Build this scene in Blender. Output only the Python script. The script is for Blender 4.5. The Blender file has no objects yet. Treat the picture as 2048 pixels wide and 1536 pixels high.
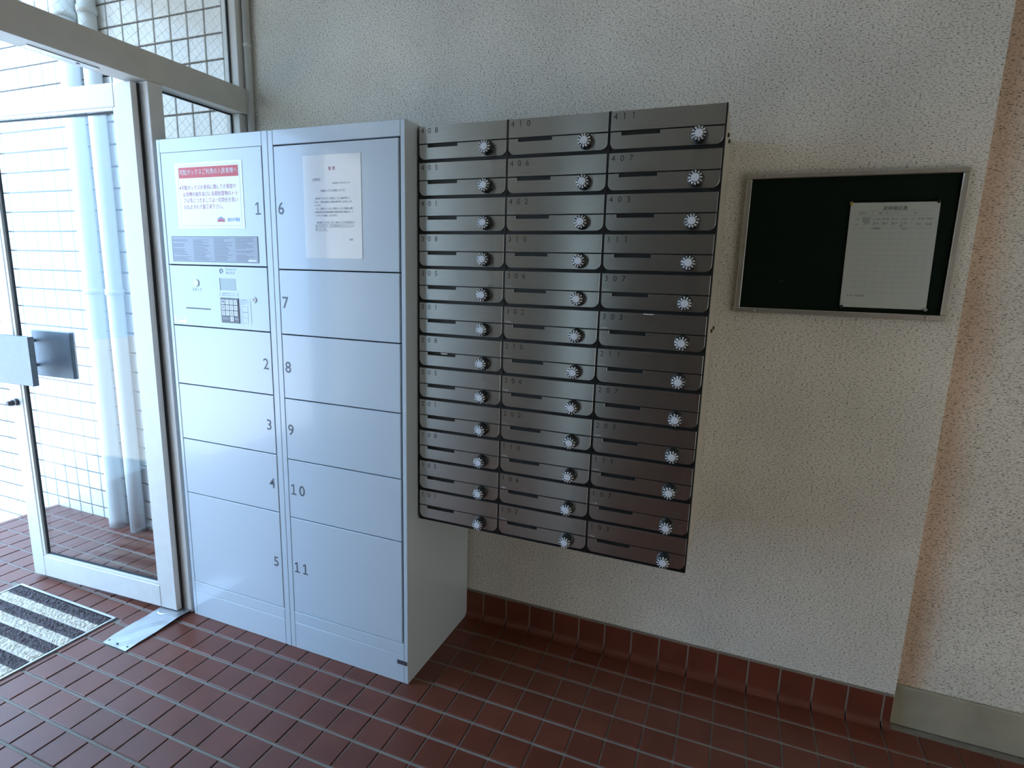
import bpy, bmesh, math, random
from mathutils import Vector, Matrix, Euler
random.seed(7)
sc = bpy.context.scene
COL = sc.collection
PI = math.pi

# ------------------------------------------------------------------ camera
FPX = 1136.607
cam_d = bpy.data.cameras.new('camera')
cam_d.sensor_fit = 'HORIZONTAL'; cam_d.sensor_width = 36.0
cam_d.lens = FPX / 2048 * 36.0
cam_d.clip_start = 0.02; cam_d.clip_end = 200
cam = bpy.data.objects.new('camera', cam_d); COL.objects.link(cam)
CAM = Vector((1.2702, -2.0952, 1.4921))
cam.location = CAM
cam.rotation_euler = Euler((1.3839, -0.0286, 0.3822), 'XYZ')
sc.camera = cam

# ------------------------------------------------------------------ sky, exposure
w = bpy.data.worlds.new('sky'); sc.world = w; w.use_nodes = True
bgn = w.node_tree.nodes['Background']
bgn.inputs['Color'].default_value = (0.40, 0.65, 1.0, 1)
bgn.inputs['Strength'].default_value = 7.0
# sun behind the building: it lights the street outside, not the porch
sun_d = bpy.data.lights.new('sun', 'SUN'); sun_d.energy = 18.0; sun_d.color = (1.0, .92, .80); sun_d.angle = math.radians(.6)
sun = bpy.data.objects.new('sun', sun_d); COL.objects.link(sun)
sun.location = (-6, 12, 14); sun.rotation_euler = Vector((-.12, -.62, -.78)).to_track_quat('-Z', 'Y').to_euler()
sc.view_settings.view_transform = 'Standard'
sc.view_settings.look = 'None'
sc.view_settings.gamma = 1.0
sc.view_settings.use_curve_mapping = False
sc.view_settings.exposure = 0.2
sc.cycles.max_bounces = 7
sc.cycles.diffuse_bounces = 5
sc.cycles.glossy_bounces = 3
sc.cycles.transmission_bounces = 2
sc.cycles.transparent_max_bounces = 14
sc.cycles.caustics_reflective = False
sc.cycles.caustics_refractive = False
sc.cycles.use_denoising = True
sc.cycles.use_adaptive_sampling = True
sc.cycles.adaptive_threshold = .02
sc.cycles.sample_clamp_indirect = 6.0

# ------------------------------------------------------------------ materials
def new_mat(name):
    m = bpy.data.materials.new(name); m.use_nodes = True
    nt = m.node_tree
    return m, nt, nt.nodes['Principled BSDF']
def N(nt, kind, **kw):
    n = nt.nodes.new(kind)
    for k, v in kw.items(): setattr(n, k, v)
    return n
def L(nt, a, b): nt.links.new(a, b)
def rgb(c): return (c[0], c[1], c[2], 1)
def plain(name, col, rough=0.5, metal=0.0, noise=0.0, nscale=40.0, bump=0.0, bscale=200.0, coat=0.0, spec=0.5):
    m, nt, p = new_mat(name)
    p.inputs['Base Color'].default_value = rgb(col)
    p.inputs['Roughness'].default_value = rough
    p.inputs['Metallic'].default_value = metal
    p.inputs['Coat Weight'].default_value = coat
    p.inputs['Specular IOR Level'].default_value = spec
    tc = N(nt, 'ShaderNodeTexCoord')
    if noise > 0:
        nz = N(nt, 'ShaderNodeTexNoise'); nz.inputs['Scale'].default_value = nscale; nz.inputs['Detail'].default_value = 4
        L(nt, tc.outputs['Object'], nz.inputs['Vector'])
        mx = N(nt, 'ShaderNodeMix', data_type='RGBA')
        mx.inputs[6].default_value = rgb([c * (1 - noise) for c in col]); mx.inputs[7].default_value = rgb([min(1, c * (1 + noise)) for c in col])
        L(nt, nz.outputs['Fac'], mx.inputs[0]); L(nt, mx.outputs[2], p.inputs['Base Color'])
    if bump > 0:
        nb = N(nt, 'ShaderNodeTexNoise'); nb.inputs['Scale'].default_value = bscale; nb.inputs['Detail'].default_value = 3
        L(nt, tc.outputs['Object'], nb.inputs['Vector'])
        bp = N(nt, 'ShaderNodeBump'); bp.inputs['Strength'].default_value = bump; bp.inputs['Distance'].default_value = 0.002
        L(nt, nb.outputs['Fac'], bp.inputs['Height']); L(nt, bp.outputs['Normal'], p.inputs['Normal'])
    return m

def stucco(name, edge_shade=False):
    """sprayed pebble-dash paint: pale grey with short dark horizontal pits"""
    m, nt, p = new_mat(name)
    tc = N(nt, 'ShaderNodeTexCoord')
    mp = N(nt, 'ShaderNodeMapping'); mp.inputs['Scale'].default_value = (82, 82, 185)
    L(nt, tc.outputs['Object'], mp.inputs['Vector'])
    n1 = N(nt, 'ShaderNodeTexNoise'); n1.inputs['Scale'].default_value = 1.6; n1.inputs['Detail'].default_value = 3; n1.inputs['Roughness'].default_value = .6
    L(nt, mp.outputs[0], n1.inputs['Vector'])
    r1 = N(nt, 'ShaderNodeValToRGB')
    r1.color_ramp.elements[0].position = .34; r1.color_ramp.elements[0].color = (0.23, 0.22, 0.19, 1)
    r1.color_ramp.elements[1].position = .47; r1.color_ramp.elements[1].color = (0.80, 0.775, 0.71, 1)
    e = r1.color_ramp.elements.new(.72); e.color = (0.88, 0.86, 0.80, 1)
    L(nt, n1.outputs['Fac'], r1.inputs[0])
    # broad tonal unevenness of the old paint
    n2 = N(nt, 'ShaderNodeTexNoise'); n2.inputs['Scale'].default_value = 3.0; n2.inputs['Detail'].default_value = 4
    L(nt, tc.outputs['Object'], n2.inputs['Vector'])
    r2 = N(nt, 'ShaderNodeMapRange'); r2.inputs[1].default_value = .3; r2.inputs[2].default_value = .7; r2.inputs[3].default_value = .88; r2.inputs[4].default_value = 1.05
    L(nt, n2.outputs['Fac'], r2.inputs[0])
    mul = N(nt, 'ShaderNodeMix', data_type='RGBA', blend_type='MULTIPLY'); mul.inputs[0].default_value = 1
    L(nt, r1.outputs[0], mul.inputs[6])
    cx = N(nt, 'ShaderNodeCombineColor'); 
    for k in range(3): L(nt, r2.outputs[0], cx.inputs[k])
    L(nt, cx.outputs[0], mul.inputs[7])
    out = mul.outputs[2]
    if edge_shade:   # warm brown shade painted into the colour beside the neighbouring panel's edge
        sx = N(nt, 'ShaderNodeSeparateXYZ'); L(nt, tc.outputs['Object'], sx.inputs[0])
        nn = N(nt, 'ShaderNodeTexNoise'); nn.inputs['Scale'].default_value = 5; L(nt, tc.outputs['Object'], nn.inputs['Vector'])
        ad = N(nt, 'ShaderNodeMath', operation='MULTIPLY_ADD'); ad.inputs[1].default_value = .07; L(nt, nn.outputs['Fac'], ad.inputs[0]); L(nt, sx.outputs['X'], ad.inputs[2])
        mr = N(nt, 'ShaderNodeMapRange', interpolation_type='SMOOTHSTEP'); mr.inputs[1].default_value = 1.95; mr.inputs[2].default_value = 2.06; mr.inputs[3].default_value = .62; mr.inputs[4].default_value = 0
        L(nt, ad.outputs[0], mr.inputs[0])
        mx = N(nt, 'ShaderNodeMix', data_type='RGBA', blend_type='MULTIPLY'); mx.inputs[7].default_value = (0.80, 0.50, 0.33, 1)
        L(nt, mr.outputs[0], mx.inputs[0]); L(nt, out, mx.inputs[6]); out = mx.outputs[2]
    L(nt, out, p.inputs['Base Color'])
    p.inputs['Roughness'].default_value = .85
    p.inputs['Specular IOR Level'].default_value = .25
    bp = N(nt, 'ShaderNodeBump'); bp.inputs['Strength'].default_value = .7; bp.inputs['Distance'].default_value = .004
    L(nt, n1.outputs['Fac'], bp.inputs['Height']); L(nt, bp.outputs[0], p.inputs['Normal'])
    return m

def tile_mat(name, c0, c1, rough, mott=0.12, nscale=9.0, spec=0.5):
    """fired tile: tint differs from tile to tile, slight mottling"""
    m, nt, p = new_mat(name)
    oi = N(nt, 'ShaderNodeObjectInfo'); ge = N(nt, 'ShaderNodeNewGeometry')
    ad = N(nt, 'ShaderNodeMath', operation='ADD'); L(nt, oi.outputs['Random'], ad.inputs[0]); L(nt, ge.outputs['Random Per Island'], ad.inputs[1])
    fr = N(nt, 'ShaderNodeMath', operation='FRACT'); L(nt, ad.outputs[0], fr.inputs[0])
    mx = N(nt, 'ShaderNodeMix', data_type='RGBA'); mx.inputs[6].default_value = rgb(c0); mx.inputs[7].default_value = rgb(c1)
    L(nt, fr.outputs[0], mx.inputs[0])
    nz = N(nt, 'ShaderNodeTexNoise'); nz.inputs['Scale'].default_value = nscale; nz.inputs['Detail'].default_value = 6
    L(nt, ge.outputs['Position'], nz.inputs['Vector'])
    mr = N(nt, 'ShaderNodeMapRange'); mr.inputs[1].default_value = .3; mr.inputs[2].default_value = .7; mr.inputs[3].default_value = 1 - mott; mr.inputs[4].default_value = 1 + mott
    L(nt, nz.outputs['Fac'], mr.inputs[0])
    cc = N(nt, 'ShaderNodeCombineColor')
    for k in range(3): L(nt, mr.outputs[0], cc.inputs[k])
    mu = N(nt, 'ShaderNodeMix', data_type='RGBA', blend_type='MULTIPLY'); mu.inputs[0].default_value = 1
    L(nt, mx.outputs[2], mu.inputs[6]); L(nt, cc.outputs[0], mu.inputs[7]); L(nt, mu.outputs[2], p.inputs['Base Color'])
    rr = N(nt, 'ShaderNodeMapRange'); rr.inputs[3].default_value = rough * .85; rr.inputs[4].default_value = rough * 1.15
    L(nt, nz.outputs['Fac'], rr.inputs[0]); L(nt, rr.outputs[0], p.inputs['Roughness'])
    nb = N(nt, 'ShaderNodeTexNoise'); nb.inputs['Scale'].default_value = 300; L(nt, ge.outputs['Position'], nb.inputs['Vector'])
    p.inputs['Specular IOR Level'].default_value = spec
    bp = N(nt, 'ShaderNodeBump'); bp.inputs['Strength'].default_value = .06; bp.inputs['Distance'].default_value = .001
    L(nt, nb.outputs['Fac'], bp.inputs['Height']); L(nt, bp.outputs[0], p.inputs['Normal'])
    return m

def glass_mat(name, tint, haze=0.0):
    m = bpy.data.materials.new(name); m.use_nodes = True; nt = m.node_tree; nt.nodes.clear()
    o = N(nt, 'ShaderNodeOutputMaterial')
    tr = N(nt, 'ShaderNodeBsdfTransparent'); tr.inputs[0].default_value = rgb(tint)
    gl = N(nt, 'ShaderNodeBsdfGlossy'); gl.inputs['Roughness'].default_value = .01
    lw = N(nt, 'ShaderNodeLayerWeight'); lw.inputs['Blend'].default_value = .5
    pw = N(nt, 'ShaderNodeMath', operation='POWER'); pw.inputs[1].default_value = 5; L(nt, lw.outputs['Facing'], pw.inputs[0])
    ma = N(nt, 'ShaderNodeMath', operation='MULTIPLY_ADD'); ma.inputs[1].default_value = .95; ma.inputs[2].default_value = .04; L(nt, pw.outputs[0], ma.inputs[0])
    ms = N(nt, 'ShaderNodeMixShader'); L(nt, ma.outputs[0], ms.inputs[0]); L(nt, tr.outputs[0], ms.inputs[1]); L(nt, gl.outputs[0], ms.inputs[2])
    out = ms.outputs[0]
    if haze > 0:
        df = N(nt, 'ShaderNodeBsdfDiffuse'); df.inputs[0].default_value = (.7, .72, .7, 1)
        m2 = N(nt, 'ShaderNodeMixShader'); m2.inputs[0].default_value = haze
        L(nt, out, m2.inputs[1]); L(nt, df.outputs[0], m2.inputs[2]); out = m2.outputs[0]
    L(nt, out, o.inputs[0])
    return m

def brushed(name, col, rough, aniso):
    m, nt, p = new_mat(name)
    p.inputs['Metallic'].default_value = 1
    tc = N(nt, 'ShaderNodeTexCoord')
    mp = N(nt, 'ShaderNodeMapping'); mp.inputs['Scale'].default_value = (6, 6, 900); L(nt, tc.outputs['Object'], mp.inputs['Vector'])
    nz = N(nt, 'ShaderNodeTexNoise'); nz.inputs['Scale'].default_value = 1; nz.inputs['Detail'].default_value = 2; L(nt, mp.outputs[0], nz.inputs['Vector'])
    mx = N(nt, 'ShaderNodeMix', data_type='RGBA'); mx.inputs[6].default_value = rgb([c * .86 for c in col]); mx.inputs[7].default_value = rgb([c * 1.1 for c in col])
    L(nt, nz.outputs['Fac'], mx.inputs[0]); L(nt, mx.outputs[2], p.inputs['Base Color'])
    p.inputs['Roughness'].default_value = rough
    p.inputs['Anisotropic'].default_value = aniso
    tv = N(nt, 'ShaderNodeCombineXYZ'); tv.inputs[2].default_value = 1
    L(nt, tv.outputs[0], p.inputs['Tangent'])
    return m

M = {}
M['stucco'] = stucco('sprayed_stucco')
M['stucco_shade'] = stucco('sprayed_stucco_edge_shaded', True)  # same stucco with edge shade painted in
M['plaster'] = plain('beige_plaster', (.52, .46, .38), .8, noise=.08, nscale=3)
M['wood'] = plain('dark_wood_panelling', (.085, .075, .06), .6, noise=.2, nscale=4)
M['fill_glass'] = glass_mat('fill_tint_glass', (.79, .62, .475))  # warms the sky light through the added fill window
M['streak_glass'] = glass_mat('streak_slot_glass', (.62, .56, .48))  # pane of the added slot, darkened to soften its streak
M['ceiling'] = plain('ceiling_paint', (.62, .58, .50), .85, noise=.05, nscale=2)
M['concrete'] = plain('plinth_concrete', (.33, .31, .245), .85, noise=.5, nscale=5, bump=.25)
M['ground'] = plain('street_paving', (.55, .54, .52), .85, noise=.1, nscale=6)
M['quarry'] = tile_mat('red_brown_quarry_tile', (.125, .034, .020), (.147, .040, .023), .38, .12, spec=.45)
M['grout'] = plain('grey_grout', (.22, .20, .17), .85, noise=.25, nscale=30, bump=.3)
M['white_tile'] = tile_mat('white_glazed_tile', (.78, .80, .80), (.84, .85, .84), .18, .03)
M['white_grout'] = plain('pale_grey_grout', (.13, .12, .11), .85, noise=.1)
M['pvc'] = plain('white_painted_pipe', (.60, .62, .62), .4, noise=.05, nscale=8)
M['frame'] = plain('ivory_painted_aluminium', (.60, .58, .53), .42, noise=.10, nscale=14)
M['leaf'] = plain('white_painted_aluminium', (.70, .70, .68), .38, noise=.09, nscale=18)
M['gasket'] = plain('black_rubber', (.012, .013, .015), .6)
M['locker'] = plain('white_enamelled_steel', (.56, .635, .70), .24, noise=.02, nscale=6, coat=.25)
M['locker_side'] = M['locker']
M['gap'] = plain('dark_gap', (.05, .055, .065), .7)
M['body'] = plain('ivory_sheet_steel', (.46, .43, .36), .5, noise=.12, nscale=25)
M['black'] = plain('black_plastic', (.010, .011, .011), .42)
M['knob'] = plain('black_dial_plastic', (.012, .014, .016), .35)
M['cap'] = plain('pale_dial_cap', (.66, .69, .74), .35)
M['whiteink'] = plain('white_print', (.80, .82, .82), .5)
M['ink'] = plain('black_print', (.012, .012, .013), .5)
M['greyink'] = plain('grey_print', (.10, .115, .14), .5)
M['paleink'] = plain('pale_print', (.32, .34, .38), .6)
M['faintink'] = plain('faint_pencil_print', (.40, .40, .40), .7)
M['redink'] = plain('red_print', (.62, .045, .05), .5)
M['mauveink'] = plain('faded_red_print', (.50, .09, .16), .5)
M['blueink'] = plain('blue_print', (.03, .18, .48), .5)
M['paper'] = plain('white_paper', (.80, .80, .80), .55)
M['laminate'] = plain('laminated_paper', (.82, .83, .84), .12, coat=.5)
M['sleeve_paper'] = plain('sleeved_paper', (.78, .765, .75), .3)
M['steel_flap'] = brushed('brushed_stainless', (.68, .70, .69), .29, .9)
M['steel'] = plain('satin_stainless', (.55, .55, .54), .28, metal=1, noise=.1, nscale=20)
M['board_steel'] = plain('board_frame_steel', (.74, .72, .67), .34, metal=1, noise=.15, nscale=14)
M['plate_steel'] = plain('handle_steel', (.17, .185, .21), .48, metal=1, noise=.1, nscale=30)
M['alu'] = plain('worn_aluminium_sheet', (.44, .455, .47), .42, metal=.85, noise=.25, nscale=16)
M['felt'] = plain('dark_green_felt', (.006, .013, .009), .95, bump=.2, spec=.1)
M['brass'] = plain('brass_pin', (.65, .45, .18), .3, metal=1)
M['label_grey'] = plain('grey_label_plate', (.30, .33, .38), .35)
M['lcd'] = plain('lcd_screen', (.36, .42, .38), .12)
M['key'] = plain('pale_key', (.66, .69, .72), .4)
M['keypad'] = plain('keypad_grey', (.095, .105, .125), .45)
M['nameplate'] = plain('dark_nameplate', (.07, .06, .08), .4)
M['lampglow'] = None
M['glass'] = glass_mat('door_glass', (.95, .975, .97))
M['wired'] = glass_mat('wired_glass', (.80, .775, .73), .04)
M['wire'] = plain('glass_wire', (.55, .55, .50), .5, metal=.3)
M['pile_dark'] = plain('dark_brown_pile', (.105, .090, .095), .95, noise=.5, nscale=220, spec=.1)
M['pile_light'] = plain('cream_pile', (.60, .55, .47), .95, noise=.25, nscale=220, spec=.1)

# ------------------------------------------------------------------ object helpers
def link(o, parent=None):
    COL.objects.link(o)
    if parent is not None: o.parent = parent
    return o
def mobj(name, me, mat, parent=None, loc=(0, 0, 0)):
    o = bpy.data.objects.new(name, me)
    if mat is not None and len(me.materials) == 0: me.materials.append(mat)
    o.location = loc
    return link(o, parent)
def tag(o, label, cat, group=None):
    o['label'] = label; o['category'] = cat
    if group: o['group'] = group
    return o
def struct(o, label=None):
    o['kind'] = 'structure'
    if label: o['label'] = label
    return o
def stuff(o): o['kind'] = 'stuff'; return o
def empty(name, loc=(0, 0, 0), rz=0):
    o = bpy.data.objects.new(name, None); o.empty_display_size = .1
    o.location = loc; o.rotation_euler = (0, 0, rz)
    return link(o)
def pyd(name, v, f, smooth=False):
    me = bpy.data.meshes.new(name); me.from_pydata(v, [], f); me.update()
    if smooth:
        for p in me.polygons: p.use_smooth = True
    return me
BOXF = [(0, 3, 2, 1), (4, 5, 6, 7), (0, 1, 5, 4), (1, 2, 6, 5), (2, 3, 7, 6), (3, 0, 4, 7)]
def box_vf(x0, y0, z0, x1, y1, z1):
    return [(x0, y0, z0), (x1, y0, z0), (x1, y1, z0), (x0, y1, z0), (x0, y0, z1), (x1, y0, z1), (x1, y1, z1), (x0, y1, z1)], list(BOXF)
def box_me(name, x0, y0, z0, x1, y1, z1, bev=0.0, seg=1):
    v, f = box_vf(min(x0, x1), min(y0, y1), min(z0, z1), max(x0, x1), max(y0, y1), max(z0, z1))
    if bev <= 0: return pyd(name, v, f)
    me = pyd(name, v, f); bm = bmesh.new(); bm.from_mesh(me)
    bmesh.ops.bevel(bm, geom=bm.edges[:], offset=bev, segments=seg, affect='EDGES', profile=.5)
    bm.to_mesh(me); bm.free(); return me
def box(name, a, b, mat, parent=None, bev=0.0, seg=1):
    """box between corners a and b, object origin at its base centre"""
    cx, cy, cz = (a[0] + b[0]) / 2, (a[1] + b[1]) / 2, min(a[2], b[2])
    me = box_me(name, a[0] - cx, a[1] - cy, a[2] - cz, b[0] - cx, b[1] - cy, b[2] - cz, bev, seg)
    return mobj(name, me, mat, parent, (cx, cy, cz))
def multi(name, boxes, mat, parent=None, loc=(0, 0, 0)):
    V, F = [], []
    for b in boxes:
        v, f = box_vf(*b); n = len(V); V += v; F += [tuple(i + n for i in q) for q in f]
    return mobj(name, pyd(name, V, F), mat, parent, loc)
def lathe_me(name, prof, axis='Z', seg=24, smooth=True):
    """prof: (radius, height) pairs from bottom to top"""
    V, F = [], []
    for r, h in prof:
        for k in range(seg):
            a = 2 * PI * k / seg; c, s = r * math.cos(a), r * math.sin(a)
            V.append((c, s, h) if axis == 'Z' else ((c, -h, s) if axis == 'Y' else (h, c, s)))
    n = len(prof)
    for i in range(n - 1):
        for k in range(seg):
            a, b = i * seg + k, i * seg + (k + 1) % seg
            F.append((a, b, b + seg, a + seg))
    F.append(tuple(range(seg))[::-1]); F.append(tuple(range((n - 1) * seg, n * seg)))
    me = pyd(name, V, F)
    bm = bmesh.new(); bm.from_mesh(me); bmesh.ops.recalc_face_normals(bm, faces=bm.faces[:]); bm.to_mesh(me); bm.free()
    if smooth:
        for p in me.polygons: p.use_smooth = len(p.vertices) == 4
    return me
def plate_me(name, poly, yb, yf, ch=0.0006):
    """outline poly (x,z), counter-clockwise seen from -y, extruded from yb to yf (front), chamfered front edge"""
    n = len(poly); off = []
    for i in range(n):
        p0, p1, p2 = Vector(poly[i - 1]), Vector(poly[i]), Vector(poly[(i + 1) % n])
        d1 = (p1 - p0).normalized(); d2 = (p2 - p1).normalized()
        n1 = Vector((-d1.y, d1.x)); n2 = Vector((-d2.y, d2.x)); nn = n1 + n2
        nn = nn / max(.4, nn.dot(n1)) if nn.length > 1e-6 else n1
        off.append(p1 + nn * ch)
    V = [(p[0], yb, p[1]) for p in poly] + [(p[0], yf + ch, p[1]) for p in poly] + [(p[0], yf, p[1]) for p in off]
    F = [tuple(range(2 * n, 3 * n))]
    for i in range(n):
        j = (i + 1) % n
        F.append((i, j, n + j, n + i)); F.append((n + i, n + j, 2 * n + j, 2 * n + i))
    F.append(tuple(range(n))[::-1])
    return pyd(name, V, F)
_txt = {}
def text_geo(s, size, align='CENTER', thin=0.0, res=3, sx=1.0, spacing=1.0):
    key = (s, size, align, thin, res, sx, spacing)
    if key in _txt: return _txt[key]
    cu = bpy.data.curves.new('lettering', 'FONT'); cu.body = s; cu.size = size; cu.align_x = align; cu.align_y = 'CENTER'
    cu.resolution_u = res; cu.offset = thin; cu.space_character = spacing; cu.fill_mode = 'FRONT'
    ob = bpy.data.objects.new('lettering', cu); COL.objects.link(ob)
    dg = bpy.context.evaluated_depsgraph_get()
    me = bpy.data.meshes.new_from_object(ob.evaluated_get(dg))
    V = [(v.co.x * sx, 0.0, v.co.y) for v in me.vertices]; F = [tuple(p.vertices) for p in me.polygons]
    bpy.data.objects.remove(ob); bpy.data.curves.remove(cu); bpy.data.meshes.remove(me)
    _txt[key] = (V, F); return V, F
def glyph_one(h, st, flag, foot):
    """numeral 1 drawn from butt-jointed strokes: stem, slanted flag and, if wanted, a foot bar"""
    b = -h / 2 + (st * .9 if foot else 0)
    Q = [[(-st / 2, b), (st / 2, b), (st / 2, h / 2), (-st / 2, h / 2)],
         [(-st / 2, h / 2), (-st / 2 - flag, h / 2 - flag * .75), (-st / 2 - flag, h / 2 - flag * .75 - st), (-st / 2, h / 2 - st * 1.15)]]
    if foot: Q.append([(-h * .27, -h / 2), (h * .30, -h / 2), (h * .30, b), (-h * .27, b)])
    V = [(x, 0.0, z) for q in Q for x, z in q]; F = [tuple(range(4 * k, 4 * k + 4)) for k in range(len(Q))]
    F[1] = F[1]
    return V, F
def texts(name, items, mat, parent, y):
    """items: (string, x, z, size[, align[, thin[, sx]]]) printed on a face looking towards -y; one mesh"""
    V, F = [], []
    for it in items:
        s, x, z, size = it[:4]
        v, f = text_geo(s, size, it[4] if len(it) > 4 else 'CENTER', it[5] if len(it) > 5 else 0.0, 3, it[6] if len(it) > 6 else 1.0)
        n = len(V); V += [(a + x, b, c + z) for a, b, c in v]; F += [tuple(i + n for i in q) for q in f]
    return mobj(name, pyd(name, V, F), mat, parent, (0, y, 0))
def rects(name, rs, mat, parent, y):
    """flat printed rectangles (x0,z0,x1,z1) on a face looking towards -y"""
    V, F = [], []
    for x0, z0, x1, z1 in rs:
        n = len(V); V += [(x0, 0, z0), (x1, 0, z0), (x1, 0, z1), (x0, 0, z1)]; F.append((n, n + 1, n + 2, n + 3))
    return mobj(name, pyd(name, V, F), mat, parent, (0, y, 0))
CR = cam.rotation_euler.to_matrix()
def project(p):
    d = CR.transposed() @ (Vector(p) - CAM)
    if d.z > -1e-3: return None
    return 1024 + FPX * d.x / -d.z, 768 - FPX * d.y / -d.z

# ------------------------------------------------------------------ dimensions
XG0, XG1 = -.945, -.845          # entrance frame: outer and inner face
XE = 1.884                       # right edge of the stucco panel
YF, XR, YB, ZC = -3.30, 3.7, -4.8, 2.80
PORCH = -2.615                   # edge of the raised porch floor
P, PY, GX, GY = .108, .108 * 1.0332, .2333, -.5669

# ------------------------------------------------------------------ floor: grout bed and quarry tiles
floor = struct(box('floor', (PORCH, YB, -.20), (XR, .20, -.004), M['grout']))
MAT = (-1.752, -1.60, -1.092, -.660)         # recess for the door mat x0,y0,x1,y1
TW, TD = .1025, .1015
def quarry_vf(x0, y0, x1, y1, b=.0022, d=.011):
    V = [(x0, y0, -d), (x1, y0, -d), (x1, y1, -d), (x0, y1, -d), (x0, y0, -b), (x1, y0, -b), (x1, y1, -b), (x0, y1, -b),
         (x0 + b, y0 + b, 0), (x1 - b, y0 + b, 0), (x1 - b, y1 - b, 0), (x0 + b, y1 - b, 0)]
    F = [(8, 9, 10, 11)]
    for i in range(4):
        j = (i + 1) % 4; F += [(i, j, 4 + j, 4 + i), (4 + i, 4 + j, 8 + j, 8 + i)]
    return V, F
cells = []
for i in range(-27, 33):
    for j in range(-6, 38):
        x0, x1 = GX + i * P + (P - TW) / 2, GX + (i + 1) * P - (P - TW) / 2
        y1, y0 = GY - j * PY - (PY - TD) / 2, GY - (j + 1) * PY + (PY - TD) / 2
        x0, x1, y0, y1 = max(x0, PORCH + .001), min(x1, XR), max(y0, YB), min(y1, -.004)
        if x1 - x0 < .012 or y1 - y0 < .012: continue
        if x0 > -.80 and x1 < .24 and y0 > -.47: continue                       # under the lockers
        if x1 > MAT[0] and x0 < MAT[2] and y1 > MAT[1] and y0 < MAT[3]:          # cut round the mat recess
            opts = [(x0, y0, min(x1, MAT[0] - .003), y1), (max(x0, MAT[2] + .003), y0, x1, y1), (x0, max(y0, MAT[3] + .003), x1, y1), (x0, y0, x1, min(y1, MAT[1] - .003))]
            opts = [o for o in opts if o[2] - o[0] > .012 and o[3] - o[1] > .012]
            if not opts: continue
            x0, y0, x1, y1 = max(opts, key=lambda o: (o[2] - o[0]) * (o[3] - o[1]))
        c = ((x0 + x1) / 2, (y0 + y1) / 2)
        area = 0
        pc = [project((a, b, 0)) for a, b in ((x0, y0), (x1, y0), (x1, y1), (x0, y1))]
        if all(pc) and any(-20 < u < 2068 and -20 < v < 1556 for u, v in pc):
            area = abs(sum(pc[k][0] * pc[(k + 1) % 4][1] - pc[(k + 1) % 4][0] * pc[k][1] for k in range(4))) / 2
            if pc[0][0] > 400 and c[0] < -.86 and c[1] > -.5: area = 0            # hidden behind the lockers
        cells.append((area, x0, y0, x1, y1))
cells.sort(key=lambda t: -t[0])
cache = {}
for a, x0, y0, x1, y1 in cells[:300]:
    key = (round(x1 - x0, 4), round(y1 - y0, 4))
    if key not in cache:
        cache[key] = pyd('floor_tile', *quarry_vf(-key[0] / 2, -key[1] / 2, key[0] / 2, key[1] / 2)); cache[key].materials.append(M['quarry'])
    o = bpy.data.objects.new('floor_tile', cache[key]); o.parent = floor
    o.location = ((x0 + x1) / 2 - floor.location.x, (y0 + y1) / 2 - floor.location.y, -floor.location.z + random.uniform(-.0006, .0004))
    o.rotation_euler = (random.uniform(-.004, .004), random.uniform(-.004, .004), random.uniform(-.006, .006))
    COL.objects.link(o)
V, F = [], []
for a, x0, y0, x1, y1 in cells[300:]:
    v, f = quarry_vf(x0, y0, x1, y1); n = len(V); V += v; F += [tuple(i + n for i in q) for q in f]
o = mobj('floor_tile_field', pyd('floor_tile_field', V, F), M['quarry'], floor, tuple(-c for c in floor.location)); stuff(o)
ground = struct(box('ground', (-14, -14, -.75), (PORCH - .001, 6, -.55), M['ground']))

# ------------------------------------------------------------------ walls
wall_back = struct(box('wall_back', (XG1 - .02, 0, 0), (XE, .20, ZC), M['stucco']), 'pale sprayed stucco wall panel behind the mailboxes')
wall_back.data.transform(Matrix.Translation(wall_back.location)); wall_back.location = (0, 0, 0)
wall_right = struct(box('wall_right', (XE, .032, 0), (XR, .20, ZC), M['stucco_shade']), 'recessed stucco wall beside the notice board')
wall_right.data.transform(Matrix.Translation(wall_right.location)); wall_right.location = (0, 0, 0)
WY0, WY1, WZ0, WZ1 = -3.4, -.5, .12, 1.75   # added unseen window at the hall's right end, tinted for neutral fill light
struct(box('wall_side', (XR, YB, 0), (XR + .2, WY0, ZC), M['plaster']))
struct(box('wall_side_end', (XR, WY1, 0), (XR + .2, .2, ZC), M['plaster']))
struct(box('wall_side_sill', (XR, WY0, 0), (XR + .2, WY1, WZ0), M['plaster']))
struct(box('wall_side_lintel', (XR, WY0, WZ1), (XR + .2, WY1, ZC), M['plaster']))
struct(box('window_5', (XR + .08, WY0, WZ0), (XR + .086, WY1, WZ1), M['fill_glass']))  # made-up opening, brightens the right side of the room
BW = (-.50, -.27)                 # added glazed slot behind the camera, for a bright streak in the steel
wf = struct(box('wall_front', (XG0, YB - .2, 0), (BW[0], YB, ZC), M['wood']))
struct(box('wall_front_end', (BW[1], YB - .2, 0), (XR + .2, YB, ZC), M['wood']))
struct(box('wall_front_lintel', (BW[0], YB - .2, 2.3), (BW[1], YB, ZC), M['wood']))
struct(box('wall_left', (XG0 - .1, YB - .2, 0), (XG1, YF - .06, ZC), M['plaster']))
struct(box('ceiling', (-1.75, YB - .2, ZC), (XR + .2, .2, ZC + .15), M['ceiling']))
w4 = struct(box('window_4', (BW[0], YB - .06, .0), (BW[1], YB - .05, 2.3), M['streak_glass']))  # made-up pane, reflected in the mailbox steel

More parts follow.
